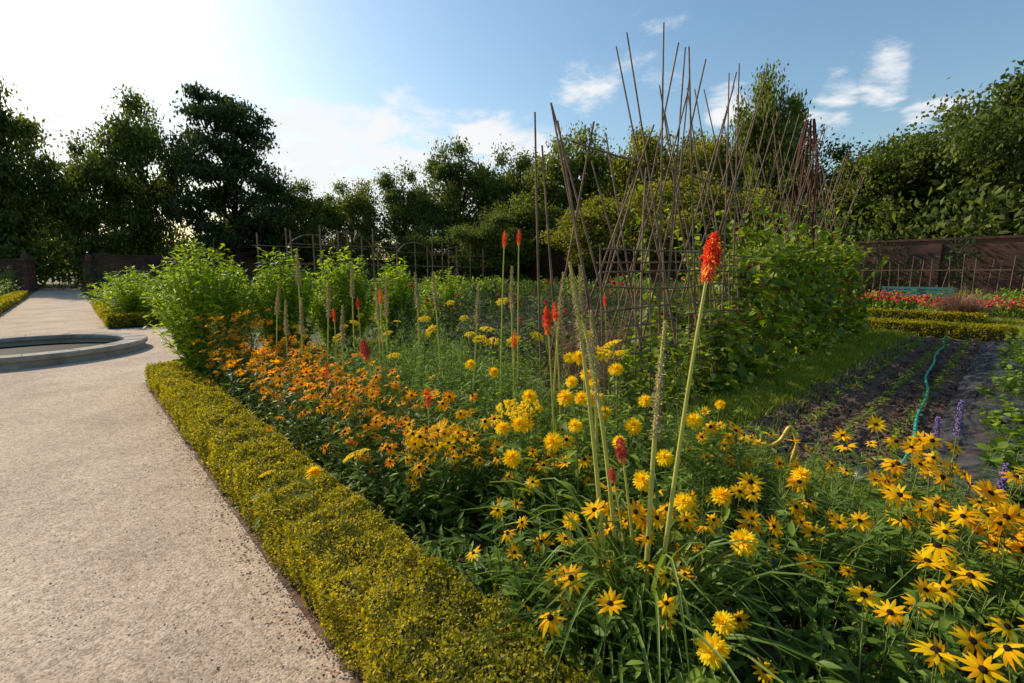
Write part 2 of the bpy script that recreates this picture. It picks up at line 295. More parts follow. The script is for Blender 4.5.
# ---------------------------------------------------------------- red hot pokers
FL=floretT(0);FL2=floretT(2)
def poker(base,top,head,kind,hr=.03,sr=.007):
    a=Acc();b=np.array([base[0],base[1],0.]);t=np.array(top,float);c=b+(t-b)*np.array([.35,.35,.6])+np.array([rng.normal(0,.02),rng.normal(0,.02),0])
    ts=np.linspace(0,1,16);pts=bez(b,c,t,ts);polytube(a,pts,np.linspace(sr,sr*.55,16),1,7)
    L=np.linalg.norm(t-b);n={'red':600,'bud':300,'thin':150,'spent':int(420*head/.4)}[kind]
    k=rng.random(n);tt=1-k*head/L;P=bez(b[None],c[None],t[None],tt);yaw=U(0,6.28,n)
    if kind=='red':
        env=np.clip(.12+1.5*k,0,1)**.8*(1-.25*k);R=RM(yaw,-1.1+2.1*(1-k)**3+rng.normal(0,.2,n),0*k);s=np.stack([hr*(.55+0*k),hr*1.35*env*U(.8,1.25,n),hr*(.55+0*k)],-1)
        low=(k>.62)&(rng.random(n)<.8)|(rng.random(n)<.10)
        a.inst(FL,P[~low],R[~low],s[~low]);a.inst(FL2,P[low],R[low],s[low])
    elif kind in('bud','thin'):
        env=np.sin(np.pi*np.clip(.05+.7*k,0,1))**.9;R=RM(yaw,-1.0+2.0*(1-k)**2,0*k);s=np.stack([hr*.7+0*k,hr*1.1*env,hr*.7+0*k],-1);low=(k>.75)
        a.inst(FL,P[~low],R[~low],s[~low]);a.inst(FL2,P[low],R[low],s[low])
    else:
        a.inst(FL,P,RM(yaw,-.3+rng.normal(0,.4,n),0*k),np.stack([hr*.55+0*k,hr*(.35+.5*k)*U(.6,1.3,n),hr*.55+0*k],-1))
    m={'red':M_red,'bud':M_redy,'thin':M_red,'spent':M_pale}[kind]
    return a.build('red_hot_poker',[m,M_pstem,M_coral])
poker((.53,1.60),(.76,1.80,1.64),.18,'red',.038,.010)
poker((.50,1.60),(.58,1.77,1.32),.50,'spent',.03,.012)
poker((.40,1.72),(.23,1.90,1.54),.42,'spent',.026,.011)
poker((.44,1.70),(.31,2.02,1.28),.40,'spent',.024,.011)
poker((.50,1.64),(.42,1.76,.86),.10,'bud',.024,.007)
poker((.47,1.64),(.40,1.80,.72),.06,'bud',.016,.005)
poker((.30,2.90),(.22,3.00,1.28),.18,'red',.032,.008)
poker((.33,2.95),(.28,3.10,1.30),.13,'thin',.026,.007)
poker((-.95,3.5),(-1.16,3.6,.98),.17,'bud',.038,.008)
for (x,y,z) in [(-.06,4.0,1.84),(.06,4.1,1.86),(-1.64,5.0,1.24),(-1.75,4.6,1.15),(.02,3.6,1.05),(-1.2,4.3,1.35),(.9,4.6,1.3),(-.55,3.0,.75),(-1.45,3.6,.8)]:
    poker((x+U(-.05,.05),y-.05),(x,y,z),.15,'thin',.023,.008)
for (x,y,z) in [(-2.25,5,1.74),(-1.94,5,1.40),(-1.7,5.05,1.6),(-1.19,4.5,1.45),(-2.6,5.3,1.4),(-1.35,4.7,1.4),(-2.45,5.1,1.2),(.35,3.2,1.5),(.0,3.9,1.55),(-.3,4.3,1.4),(.5,3.5,1.55),(-1.55,4.3,1.2),(-.75,4.5,1.5),(.42,2.5,1.3),(-2.1,4.7,1.25),(-1.0,4.9,1.5)]:
    poker((x+U(-.08,.08),y-.05),(x,y,z),.42,'spent',.036,.010)
a=Acc()
def straps(c,n,L):
    yaw=U(0,6.28,n);P=np.stack([c[0]+rng.normal(0,.05,n),c[1]+rng.normal(0,.05,n),0*yaw],-1)
    for i in range(n):
        l=L*U(.5,1.15);out=U(.35,.95);hgt=l*U(.4,.8);d=np.array([math.cos(yaw[i]),math.sin(yaw[i]),0]);s=np.array([-d[1],d[0],0])
        t=np.linspace(0,1,9)[:,None];mid=P[i]+d*l*out*t**1.3+np.array([0,0,1])*(hgt*np.sin(np.pi*np.minimum(t*U(.55,.85),1)))+s*.05*rng.normal()*t*t
        w=(.009*(1-t**2*.93));V=np.concatenate([mid-s*w,mid-np.array([0,0,.004]),mid+s*w],1).reshape(-1,3)
        F=[];
        for k in range(8): q=3*k;F+=[(q,q+1,q+4,q+3),(q+1,q+2,q+5,q+4)]
        a.add(V,F,0)
straps((.50,1.62),140,.78);straps((.40,1.74),50,.7);straps((.62,1.75),40,.65)
straps((.3,2.95),50,.7);straps((-.95,3.5),50,.6);straps((-1.9,4.95),70,.7)
a.build('poker_leaf_clumps',[M_strap])
# ---------------------------------------------------------------- box hedge
LF=rng.uniform(3,34,(10,2))*rng.choice([-1,1],(10,2));LP=rng.uniform(0,6.28,10)
def lumpf(u,w): return sum(np.sin(u*LF[i,0]+w*LF[i,1]+LP[i]) for i in range(10))*.0055
def hedge(name,u0,u1,w0,w1,h,dens,size=.017):
    a=Acc();Lx=u1-u0;Wd=w1-w0
    nu=max(4,int(Lx/.12));nv=10;V=[];prof=[(.06,0),(.03,.15),(.05,.6),(.10,.86),(.3,.9),(.7,.9),(.90,.86),(.95,.6),(.97,.15),(.94,0)]
    for i in range(nu+1):
        for (p,q) in prof:
            V.append(G(u0+.03+(Lx-.06)*i/nu,w0+Wd*p+U(-.01,.01),h*q))
    F=[(i*nv+j,i*nv+j+1,(i+1)*nv+j+1,(i+1)*nv+j) for i in range(nu) for j in range(nv-1)]
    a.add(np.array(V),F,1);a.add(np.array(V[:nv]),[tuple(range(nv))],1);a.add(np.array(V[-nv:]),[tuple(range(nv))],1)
    area=Lx*(Wd+2*h)+2*Wd*h;n=int(area*dens)
    pick=rng.random(n);top=pick<(Lx*Wd/area);side=(~top)&(pick<(Lx*(Wd+2*h)/area));end=~(top|side)
    uu=U(u0,u1,n);ww=U(w0,w1,n);zz=U(.02,h,n)
    zz[top]=h;sd=rng.random(n)<.5;ww[side&sd]=w0;ww[side&~sd]=w1;uu[end&sd]=u0;uu[end&~sd]=u1
    lump=lumpf(uu,ww+zz);dep=rng.exponential(.012,n)-.012
    zz=np.where(top,h+lump-dep,zz);sg=np.where(sd,1,-1)
    ww=np.where(side,ww+sg*(dep-lump*.8+.03*np.clip((zz/h-.75)*3,0,1)),ww);uu=np.where(end,uu+sg*(dep-lump*.5),uu)
    e=np.minimum(ww-w0,w1-ww);zz=np.where(top,zz-.03*np.clip(1-e/.05,0,1)**2,zz)
    keep=~(side&(rng.random(n)>(.35+.8*zz/h)));P=G(uu,ww,np.maximum(zz,.005))[keep];m=len(P)
    a.inst(diamondT(.6),P,RM(U(0,6.28,m),U(.0,1.4,m),rng.normal(0,.5,m)),size*U(.6,1.25,m))
    ns=int(Lx*Wd*420);su=U(u0,u1,ns);sw=U(w0-.01,w1+.01,ns);Bs=G(su,sw,h-.02+lumpf(su,sw+h))
    field(a,Bs,U(.03,.09,ns),.45,9,diamondT(.5),size*1.1,(.2,1),(.2,1.1),.0012,1,.2,2)
    return a.build(name,[M_box,M_boxin])
hedge('box_hedge',-3.2,1.6,.0,.42,.27,20000,.017)
hedge('box_hedge',1.6,6.3,.0,.42,.27,11000,.023)
hedge('box_hedge',5.88,6.3,.42,6,.27,3000,.035)
hedge('box_hedge',15.0,24,0,.42,.3,1300,.06)
hedge('box_hedge',15.0,15.45,.42,6,.3,1300,.06)
hedge('box_hedge',15.0,40,-3.0,-2.55,.3,450,.09)
hedge('box_hedge',-6,6.3,-3.0,-2.55,.27,2000,.04)
hedge('box_hedge',-1.6,1.5,13.8,14.2,.3,2600,.045)
hedge('box_hedge',-1.0,3.5,17.5,17.9,.3,1300,.06)
# ---------------------------------------------------------------- shrubs
def shrub(name,c,w,h,ns,nl,ls,mat,T=T_leaf):
    a=Acc();an=U(0,6.28,ns);rr=np.sqrt(rng.random(ns));B=np.stack([c[0]+.35*w*rr*np.cos(an)*.5,c[1]+.35*w*rr*np.sin(an)*.5,0*an],-1)
    H=h*(1-.42*rr**2.5)*U(.72,1.02,ns);lean=np.stack([.42*w*rr*np.cos(an),.42*w*rr*np.sin(an)],-1)
    field(a,B,H,lean,nl,T,ls,(.1,1),(-.4,.9),.005,1,.3,4)
    return a.build(name,[mat,M_stem])
for (u,w,wd,h,n) in [(5.85,.66,1.2,1.95,240),(5.75,1.62,.88,1.95,170),(5.8,2.5,.98,1.93,180),(5.8,3.45,.8,1.82,110),(5.8,4.4,.8,1.65,90)]:
    shrub('leafy_shrub',G(u,w),wd,h,n,52,.12,M_lshrub)
shrub('round_shrub',G(16.6,.75),2.1,1.65,150,42,.17,M_lshrub)
shrub('round_shrub',G(17.8,3.0),1.7,1.3,100,36,.17,M_lmid)
for (u,w,wd,h) in [(21.5,-3.8,2,1.2),(25,-3.9,2.2,1.4),(30,-4.1,2.5,1.3),(36,-4.2,3,1.6),(44,-4.3,3,2.2)]: shrub('garden_shrub',G(u,w),wd,h,70,30,.2,M_lmid)
a=Acc();B=inzone(2.4,5.4,3.0,13,700);field(a,B,U(.35,.85,len(B)),.2,15,T_leaf,.14);a.build('vegetable_bed_plants',[M_lmid,M_stem])
a=Acc();B=inzone(2.4,5.6,3.0,10,420);Tp=field(a,B,U(.8,1.4,len(B)),.15,18,T_leaf,.16)
k=Tp[:40];a.inst(pomT(3,2),k,faces_up(len(k),.5),.042*U(.6,1.2,len(k)));a.build('dahlia_plants',[M_dkleaf,M_stem,M_pink])
def bushmass(name,items,mat,fl=None,nf=0):
    a=Acc()
    for (x,y,r,h,n,ls) in items:
        d=rng.normal(size=(n,3));d/=np.linalg.norm(d,axis=1,keepdims=True);q=rng.random(n)**.35
        bump=1+.18*np.sin(d[:,0]*5+x)+.15*np.sin(d[:,1]*6+y)
        P=np.stack([x+d[:,0]*r*q*bump,y+d[:,1]*r*q*bump,h*.5+d[:,2]*h*.5*q*bump],-1);P[:,2]=np.maximum(P[:,2],.02)
        a.inst(T_dia,P,rrot(n),ls*U(.6,1.3,n))
        if nf:
            kk=P[(P[:,2]>h*.55)][:nf];a.inst(domeT(.5,.5,1,5,2),kk+np.array([0,0,.05]),RZ(rng.normal(0,.4,(len(kk),3))+[0,0,1]),ls*.8)
    return a.build(name,[mat]+([fl] if fl else []))
it=[]
for i in range(110):
    p=G(U(8,30),U(2.5,34));it.append((p[0],p[1],U(.6,1.2),U(.5,1.15),250,.18))
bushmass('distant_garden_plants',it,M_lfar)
it=[]
for i in range(20):
    p=G(U(9,34),U(3,34));it.append((p[0],p[1],U(.6,1.1),U(.9,1.5),300,.18))
bushmass('distant_garden_shrubs',it,M_lmid)
it=[]
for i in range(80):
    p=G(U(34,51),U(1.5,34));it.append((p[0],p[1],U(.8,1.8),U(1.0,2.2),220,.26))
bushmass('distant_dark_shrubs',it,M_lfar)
it=[]
for i in range(40):
    p=G(U(-6,6),U(22,33));it.append((p[0],p[1],U(.5,.9),U(.4,.8),180,.16))
bushmass('low_border_plants',it,M_lmid)
it=[]
for i in range(34):
    p=G(-7+i*.4,U(21,22));it.append((p[0],p[1],U(.5,.7),U(.5,.75),230,.13))
bushmass('red_flower_border',it,M_lmid,M_pink,45)
# ---------------------------------------------------------------- trees
def treemesh(name,seed,kind,mat):
    r=np.random.default_rng(seed);a=Acc();h=15.;cr=5.
    tp=np.array([(r.normal(0,.12)*i*.3,r.normal(0,.12)*i*.3,h*.85*i/8) for i in range(9)]);polytube(a,tp,np.linspace(.42,.08,9),1,8)
    L=[]
    if kind=='broad':
        n=90
        for i in range(n):
            d=r.normal(size=3);d/=np.linalg.norm(d);q=r.uniform(.2,1)**.5
            wob=1+.2*math.sin(3*math.atan2(d[1],d[0])+seed)+.12*math.sin(5*math.atan2(d[1],d[0])+2*seed)
            c=np.array([d[0]*cr*q*wob,d[1]*cr*q*wob,h*.56+d[2]*h*.40*q]);
            L.append((c,r.uniform(.8,1.8),.75,r.integers(200,340)))
    elif kind=='cedar':
        for z in np.linspace(.25,.97,10):
            R=cr*(1.15-.75*(z-.3));m=int(8*R/cr)+3
            for i in range(m):
                an=r.uniform(0,6.28);q=r.uniform(.2,1)*R;L.append((np.array([q*math.cos(an),q*math.sin(an),h*z+r.uniform(-.35,.35)]),r.uniform(.9,1.7),.3,250))
    for k,(c,rr,fl,n) in enumerate(L):
        if k%3==0:
            zb=min(c[2]*.7,h*.6);b=np.array([0,0,zb]);mid=(b+c)/2+np.array([0,0,-.4]);polytube(a,bez(b,mid,c,np.linspace(0,1,6)),np.linspace(.16,.03,6),1,5)
        n=int(n);P=c+r.normal(size=(n,3))*rr*.5*np.array([1,1,fl]);a.inst(T_dia,P,rrot(n),.36*r.uniform(.55,1.3,n))
    return a.build(name,[mat,M_bark])
M_t1=leafmat('tree_leaf_dark',[(.05,.075,.016),(.105,.14,.026),(.17,.21,.04)],.42,.6,.35)
M_t2=leafmat('tree_leaf_mid',[(.065,.095,.016),(.14,.175,.028),(.23,.26,.045)],.42,.6,.35)
M_t3=leafmat('tree_leaf_yellowgreen',[(.12,.135,.018),(.22,.23,.03),(.34,.33,.045)],.45,.6,.35)
M_t4=leafmat('conifer_leaf',[(.028,.05,.016),(.065,.095,.026)],.3,.6,.35)
protos={}
def tree(name,key,x,y,h,r,rot=0,z=0):
    kinds={'a':(3,'broad',M_t1),'b':(5,'broad',M_t2),'c':(8,'broad',M_t3),'d':(13,'broad',M_t1),'ced':(4,'cedar',M_t4)}
    if key not in protos: ob=treemesh(name,*kinds[key]);protos[key]=ob.data
    else: ob=bpy.data.objects.new(name,protos[key]);S.collection.objects.link(ob)
    ob.location=(x,y,z);ob.scale=(r/5,r/5,h/15);ob.rotation_euler=(0,0,rot)
for i,(k,x,y,h,r) in enumerate([('a',-52,42,17,5),('d',-45.5,43,18,4.6),('a',-40.5,47,14,3.6),('d',-35.5,47,18.2,4.0),('ced',-27.5,48,18,5.2),('d',-22.5,52,11,4),('a',-27,53,9,5),
   ('b',-18.5,56,12.4,3.4),('a',-13,58,13.8,3.8),('d',-6.5,60,17.2,4.6),('a',-.5,61,16.8,4.3),('b',7,56,18,5),('c',14.5,50,16.6,4.5),('d',11,54,14,4.5),('c',18.3,47,15.2,3.8),
   ('b',22,43,19.2,2.9),('b',24.2,45,16,3.4),('a',26,41,12,4.5),('b',29,37,12,4.5),('a',32.3,35,13.8,5),('d',32.5,31,14.3,5),('a',35.5,28.5,18,5.5),('d',40,22,17,6),('a',-60,36,16,6),('a',-2,48,7.5,3.6),('b',1.5,52,10,4),('a',5,62,14,5),('c',8.5,44,8.5,4.5),('c',13.5,40,9.8,4.5),('c',18,38,8.5,4),('a',-9,52,6.5,3.5),('a',-58,52,13,6),('a',-64,60,14,8),('d',2.5,66,15,5),('d',19,52,15.5,4.5)]):
    nm={'ced':'cedar_tree','c':'yellow_green_tree'}.get(k,'broadleaf_tree')
    tree(nm,k,x,y,h,r,i*1.3)
it=[]
for i in range(46): p=G(55.5+U(0,3),-30+i*1.55);it.append((p[0],p[1],U(2,3),U(3.8,6.5),380,.5))
for i in range(50): p=G(54-i*1.55,38.8+U(0,3));it.append((p[0],p[1],U(2,3),U(4.5,7.8),400,.5))
for i in range(30): p=G(70+U(0,3),-40+i*2);it.append((p[0],p[1],U(2.5,3.5),U(5,8.0),420,.65))
bushmass('understory_treeline',it,M_t1)
# ---------------------------------------------------------------- walls
def wall(name,p0,p1,h,t=.45):
    a=Acc();L=float(np.linalg.norm(p1-p0));box(a,(L/2,0,h/2),(L,t,h),0);box(a,(L/2,0,h+.06),(L+.1,t+.14,.12),0)
    for x in np.arange(4,L,8): box(a,(x,-t/2-.1,h/2-.1),(.6,.2,h-.2),0);box(a,(x,t/2+.1,h/2-.1),(.6,.2,h-.2),0)
    ob=a.build(name,[M_brick,M_stone],False);ob.location=p0;d=p1-p0;ob.rotation_euler=(0,0,math.atan2(d[1],d[0]));return ob
wall('brick_garden_wall',G(53,1.2),G(53,36),2.9);wall('brick_garden_wall',G(53,-40),G(53,-3.4),2.4);wall('brick_garden_wall',G(54,36.3),G(-30,36.3),3.3)
it=[]
for i in range(60): p=G(U(-10,45),35.7);it.append((p[0],p[1],.8,U(2,4.4),220,.2))
bushmass('wall_climbing_plants',it,M_t4)
a=Acc()
for w in (-3.0,.8):
    p=G(52.9,w);box(a,(p[0],p[1],1.2),(.7,.7,2.4),0);box(a,(p[0],p[1],2.48),(.9,.9,.16),0);a.inst(domeT(.3,.5,0,10,4),np.array([[p[0],p[1],2.56]]),np.eye(3)[None],1)
a.build('stone_gate_piers',[M_brick],False)
# ---------------------------------------------------------------- ground surfaces
def sheet(name,quads,z,mat):
    a=Acc()
    for (u0,u1,w0,w1) in quads: a.add(G([u0,u1,u1,u0],[w0,w0,w1,w1],z),[(0,3,2,1)],0)
    o=a.build(name,[mat],False);return o
a=Acc();a.add([(-600,-600,-.004),(600,-600,-.004),(600,600,-.004),(-600,600,-.004)],[(0,1,2,3)]);a.build('ground',[M_ground],False)
sheet('gravel_path',[(-12,6.7,-2.55,-.0),(6.7,14.7,-14,2.0),(14.7,60,-2.55,-.0)],.004,M_gravel)
a=Acc();n=3200;P=G(U(-1.5,9,n)**1.0,-np.abs(U(0,2.5,n)),.006);a.inst(merge([domeT(1,.6,0,6,2)]),P,RM(U(0,6.28,n),0*P[:,0],0*P[:,0]),np.stack([U(.002,.006,n),U(.002,.005,n),U(.001,.004,n)],-1))
n=2500;uu=U(-2.5,6.5,n);P=G(uu,-rng.exponential(.035,n),.006);a.inst(domeT(1,.6,0,6,2),P,RM(U(0,6.28,n),0*uu,0*uu),np.stack([U(.002,.007,n),U(.002,.005,n),U(.002,.005,n)],-1))
a.build('gravel_stones',[M_stone])
a=Acc();n=700;uu=U(-2,6,n);P=G(uu,-rng.exponential(.09,n),.012);a.inst(T_dia,P,RM(U(0,6.28,n),rng.normal(0,.15,n),rng.normal(0,.3,n)),.018*U(.5,1.4,n));a.build('fallen_leaves',[M_dry])
def soilgrid(name,u0,u1,w0,w1,step,fn,mat):
    us=np.arange(u0,u1+1e-6,step[0]);ws=np.arange(w0,w1+1e-6,step[1]);uu,ww=np.meshgrid(us,ws,indexing='ij');z=fn(uu,ww);V=G(uu,ww,z).reshape(-1,3);m=len(ws)
    i,j=np.meshgrid(np.arange(len(us)-1),np.arange(m-1),indexing='ij');q=(i*m+j).ravel();F=np.stack([q,q+1,q+m+1,q+m],-1)
    a=Acc();a.add(V,F,0);return a.build(name,[mat])
soilgrid('flower_bed_soil',-5,6.3,-.03,2.7,(.06,.06),lambda u,w:.012+.012*np.sin(u*9)*np.sin(w*13)+rng.normal(0,.006,u.shape),M_soil)
def rough(u,w): return sum(np.sin(u*LF[i,0]*1.7+w*LF[i,1]*1.7+LP[i]) for i in range(10))*.0035
soilgrid('ploughed_soil',-1.3,.15,2.75,13.6,(.025,.035),lambda u,w:.03+.016*np.sin(u*2*math.pi/.36)+rough(u,w)+rng.normal(0,.0055,u.shape),M_soil)
soilgrid('ploughed_soil',-9,-1.3,2.75,15,(.06,.06),lambda u,w:.035+.015*np.sin(u*2*math.pi/.6)+rough(u,w)+rng.normal(0,.004,u.shape),M_soil)
soilgrid('vegetable_bed_soil',.85,6.0,2.75,13.5,(.08,.08),lambda u,w:.02+rng.normal(0,.01,u.shape),M_soil)
a=Acc();n=4500;P=G(U(-1.3,.2,n),2.8+10*rng.random(n)**1.6,.04+U(-.02,.02,n));a.inst(domeT(1,.8,0,5,2),P,rrot(n),np.stack([U(.006,.022,n)]*3,-1)*U(.7,1.3,(n,3)));a.build('soil_clods',[M_soil],False)
a=Acc()
for u in (-.93,-.6,-.24):
    w=np.arange(3.2,13,.11);w=w+rng.normal(0,.03,len(w));w=w[rng.random(len(w))<.8];B=G(u+rng.normal(0,.02,len(w)),w,.03);field(a,B,U(.05,.15,len(B)),.4,10,T_leaf,.09)
a.build('vegetable_seedlings',[M_lmid,M_stem])
a=Acc();BL=bladeT(.09,.5);n=40000;w=2.7+11*rng.random(n)**1.5;u=.46+rng.normal(0,.2,n);P=G(u,w,0);a.inst(BL,P,RM(U(0,6.28,n),rng.normal(0,.25,n),0*u),U(.04,.12,n)*(1+.04*w))
n=9000;P=inzone(-2.9,.1,2.5,3.1,n);a.inst(BL,P,RM(U(0,6.28,n),rng.normal(0,.3,n),np.zeros(n)),U(.06,.22,n));a.build('grass_verge',[M_grass])
sheet('grass_strip',[(.15,.85,2.7,13.6),(-9,.15,2.45,2.75),(-4,1.4,13.6,17.4)],.004,M_ground)
a=Acc();n=22000;P=inzone(-4,1.4,14.2,21,n);a.inst(BL,P,RM(U(0,6.28,n),rng.normal(0,.3,n),np.zeros(n)),U(.08,.16,n));a.build('lawn_grass',[M_grass])
# ---------------------------------------------------------------- pond
pc=G(10.75,-1.35);a=Acc();n=72
prof=[(2.22,0),(2.2,.12),(2.26,.12),(2.27,.18),(2.24,.20),(1.82,.20),(1.79,.18),(1.79,.12),(1.86,.11),(1.86,-.3)]
prof=[(r*.79,z) for r,z in prof];V=[(pc[0]+r*math.cos(6.283185*i/n),pc[1]+r*math.sin(6.283185*i/n),z) for i in range(n) for r,z in prof];k=len(prof)
a.add(V,[(i*k+j,((i+1)%n)*k+j,((i+1)%n)*k+j+1,i*k+j+1) for i in range(n) for j in range(k-1)],0)
a.add([(pc[0]+1.465*math.cos(6.283185*i/n),pc[1]+1.465*math.sin(6.283185*i/n),.02) for i in range(n)],[tuple(range(n))],1)
for i in range(16):
    an=6.283*i/16;c=(pc[0]+2.03*.79*math.cos(an),pc[1]+2.03*.79*math.sin(an),.201);R=RM(np.array([an]),np.array([0.]),np.array([0.]))[0];box(a,c,(.44*.79,.012,.006),2,R)
M_water=plain('pond_water',(.010,.014,.012),.6,0,.02);M_joint=plain('stone_joint',(.06,.055,.05),.9)
a.build('round_stone_pond',[M_stone,M_water,M_joint],False)
# ---------------------------------------------------------------- bean canes
a=Acc();Bs=[];Ts=[]
for w in np.arange(3.1,13.3,.33):
    for s in (-1,1):
        b=G(1.55+s*.55+U(-.06,.06),w+U(-.1,.1),0);L=U(3.4,4.2) if w>4.2 else U(2.4,3.2)
        t=G(1.55-s*U(.1,.5),w+rng.normal(0,.2)+.12*s,L);Bs.append(b);Ts.append(t)
for (u,w,L,du,dw) in [(1.9,3.0,3.0,-.1,-.25),(1.5,2.9,2.7,.25,-.1),(1.2,3.2,2.9,.4,-.35),(1.3,4.4,4.2,.15,.0),(1.5,4.8,4.1,-.05,.1),(1.2,6.2,4.3,.2,.1),(2.1,5.8,4.2,-.2,.1),(2.0,3.6,2.9,-.3,.9),(1.1,3.7,2.7,.5,.7),(1.2,5.2,4.0,.1,-.5),(1.1,5.6,4.1,.3,.4)]:
    Bs.append(G(u,w,0));Ts.append(G(u+du,w+dw,L))
Bs=np.array(Bs);Ts=np.array(Ts);C=(Bs+Ts)/2+rng.normal(0,.022,Bs.shape);stems(a,Bs,C,Ts,.015,.009,0,6,6)
for (h,u) in [(2.75,1.55),(1.0,1.05),(1.0,2.05),(1.6,1.2),(.5,1.02),(1.35,1.12)]:
    polytube(a,np.array([G(u+U(-.03,.03),w,h+U(-.03,.03)) for w in np.linspace(3.0,13.2,14)]),.010,0,5)
for w in np.arange(2.9,6,.28): polytube(a,np.array([G(1.03,w,0),G(1.06,w,.9),G(1.13,w+.02,1.75)]),.008,0,5)
for z in (.7,.85,1.15,1.5,1.7): polytube(a,np.array([G(1.0,2.8,z),G(1.0,4.5,z+.02),G(1.02,6.3,z)]),.009,0,5)
a.build('bean_cane_frame',[M_cane])
a=Acc();n=12000
w=5.0+8.2*rng.random(n)**.9;s=np.where(rng.random(n)<.6,-1,1);top=np.clip((w-4.4)*.75,.3,1.95)+.25*np.sin(w*5)+.3*np.sin(w*13+1);zz=top*rng.random(n)**.9
u=1.55+s*(.62-.2*zz)+rng.normal(0,.13,n);keep=(1.3*np.sin(w*9+zz*4)+np.sin(w*4.3-zz*5)+rng.normal(0,.5,n))>-.5
P=G(u,w,zz)[keep];m=len(P);a.inst(T_heart,P,RM(U(0,6.28,m),U(-1.1,.5,m),rng.normal(0,.4,m)),.15*U(.5,1.2,m))
k=P[(P[:,2]>.8)][:260];a.inst(domeT(.5,.6,2,5,2),k+rng.normal(0,.05,k.shape),rrot(len(k)),.05)
nt=80;b=G(U(.95,2.2,nt),U(5.2,13.2,nt),0);tt=b+np.stack([rng.normal(0,.25,nt),rng.normal(0,.25,nt),U(1.8,2.9,nt)],-1);cc=b+np.stack([rng.normal(0,.2,nt),rng.normal(0,.2,nt),U(.8,1.2,nt)],-1);stems(a,b,cc,tt,.005,.002,1,5,4)
i=np.repeat(np.arange(nt),26);t=U(.4,1,len(i));a.inst(T_heart,bez(b[i],cc[i],tt[i],t),RM(U(0,6.28,len(i)),U(-1.1,.4,len(i)),rng.normal(0,.4,len(i))),.11*U(.5,1.2,len(i)))
n=1500;P=G(1.1+rng.normal(0,.12,n),U(3,5,n),.8*rng.random(n)**1.5);a.inst(T_heart,P,RM(U(0,6.28,n),U(-1,.5,n),rng.normal(0,.4,n)),.09*U(.6,1.2,n))
a.build('runner_bean_plants',[M_bean,M_stem,M_pink])
a=Acc();c=G(1.1,2.75);ns=80;an=U(0,6.28,ns);B=np.stack([c[0]+.1*np.cos(an),c[1]+.1*np.sin(an),0*an],-1);field(a,B,U(.7,1.15,ns),np.stack([.3*np.cos(an)*U(.3,1,ns),.3*np.sin(an)*U(.3,1,ns)],-1),80,leafT(.25,.2,.1,0,2),.05,(.3,1),(0,1.2),.003,0);a.build('dried_seed_head_plant',[M_dry])
a=Acc();c=G(1.5,9.9)
for i in range(8):
    an=6.283*i/8;z=np.linspace(0,1,12);rr=.27*(1-z**3*.75);polytube(a,np.stack([c[0]+rr*np.cos(an)+.04*np.sin(z*9+i),c[1]+rr*np.sin(an)+.03*np.cos(z*7+i),z*4.35+0*z],-1),.017,0,5)
for z in (.6,1.5,2.4,3.1,3.7):
    rr=.28*(1-(z/4.4)**3*.75);t=np.linspace(0,6.283,17);polytube(a,np.stack([c[0]+rr*np.cos(t),c[1]+rr*np.sin(t),z+.25*t/6.283],-1),.014,0,5)
a.build('plant_obelisk',[M_rust])
a=Acc()
for (u0,w0) in [(15.5,5.0),(17.5,4.5),(19,10),(21,14)]:
    for i in range(5):
        p=G(u0,w0+i*1.0);polytube(a,np.array([[p[0],p[1],0],[p[0],p[1],1.2],[p[0],p[1],2.9+.25*(i%2)]]),.028,0,6)
    for z in (1.1,1.8,2.45): polytube(a,np.array([G(u0-.04,w0-.2,z),G(u0-.04,w0+2,z),G(u0-.04,w0+4.2,z)]),.014,0,5)
    t=np.linspace(0,math.pi,14);polytube(a,G(u0+.05,w0+2-1.0*np.cos(t),2.2+.75*np.sin(t)),.022,0,6)
a.build('metal_plant_frame',[M_cane])
a=Acc();n=60;u=np.linspace(-14,12,n);B=G(u,34.5+rng.normal(0,.2,n),0);T=B+np.stack([rng.normal(0,.15,n),rng.normal(0,.15,n),U(1.8,2.6,n)],-1);stems(a,B,(B+T)/2,T,.03,.02,0,2,4)
polytube(a,np.array([G(-14,34.4,1.6),G(0,34.4,1.6),G(12,34.4,1.6)]),.02,0,4);a.build('wall_border_canes',[M_cane])
a=Acc();M_teal=plain('teal_paint',(.05,.2,.17),.5);c=G(1.2,24);R=RM(np.array([math.atan2(UD[1],UD[0])]),np.array([0.]),np.array([0.]))[0]
def bb(p,d): box(a,c+R@np.array(p),d,0,R)
for i in range(4): bb((0,-.18+i*.12,.45),(2.2,.09,.035))
for i in range(3): bb((0,.26,.62+i*.13),(2.2,.03,.09))
for x in (-1,0,1): bb((x,-.2,.215),(.07,.07,.43));bb((x,.3,.45),(.07,.05,.9));bb((x,.02,.40),(.06,.5,.05))
a.build('garden_bench',[M_teal],False)
a=Acc();n=1600;c=G(-.4,18.6);an=U(0,6.28,n);P=np.stack([c[0]+rng.normal(0,.12,n),c[1]+rng.normal(0,.12,n),0*an],-1);a.inst(bladeT(.025,1.0,0,4),P,RM(an,rng.normal(-.1,.3,n),0*an),U(.5,1.1,n));a.build('ornamental_grass',[M_dry])
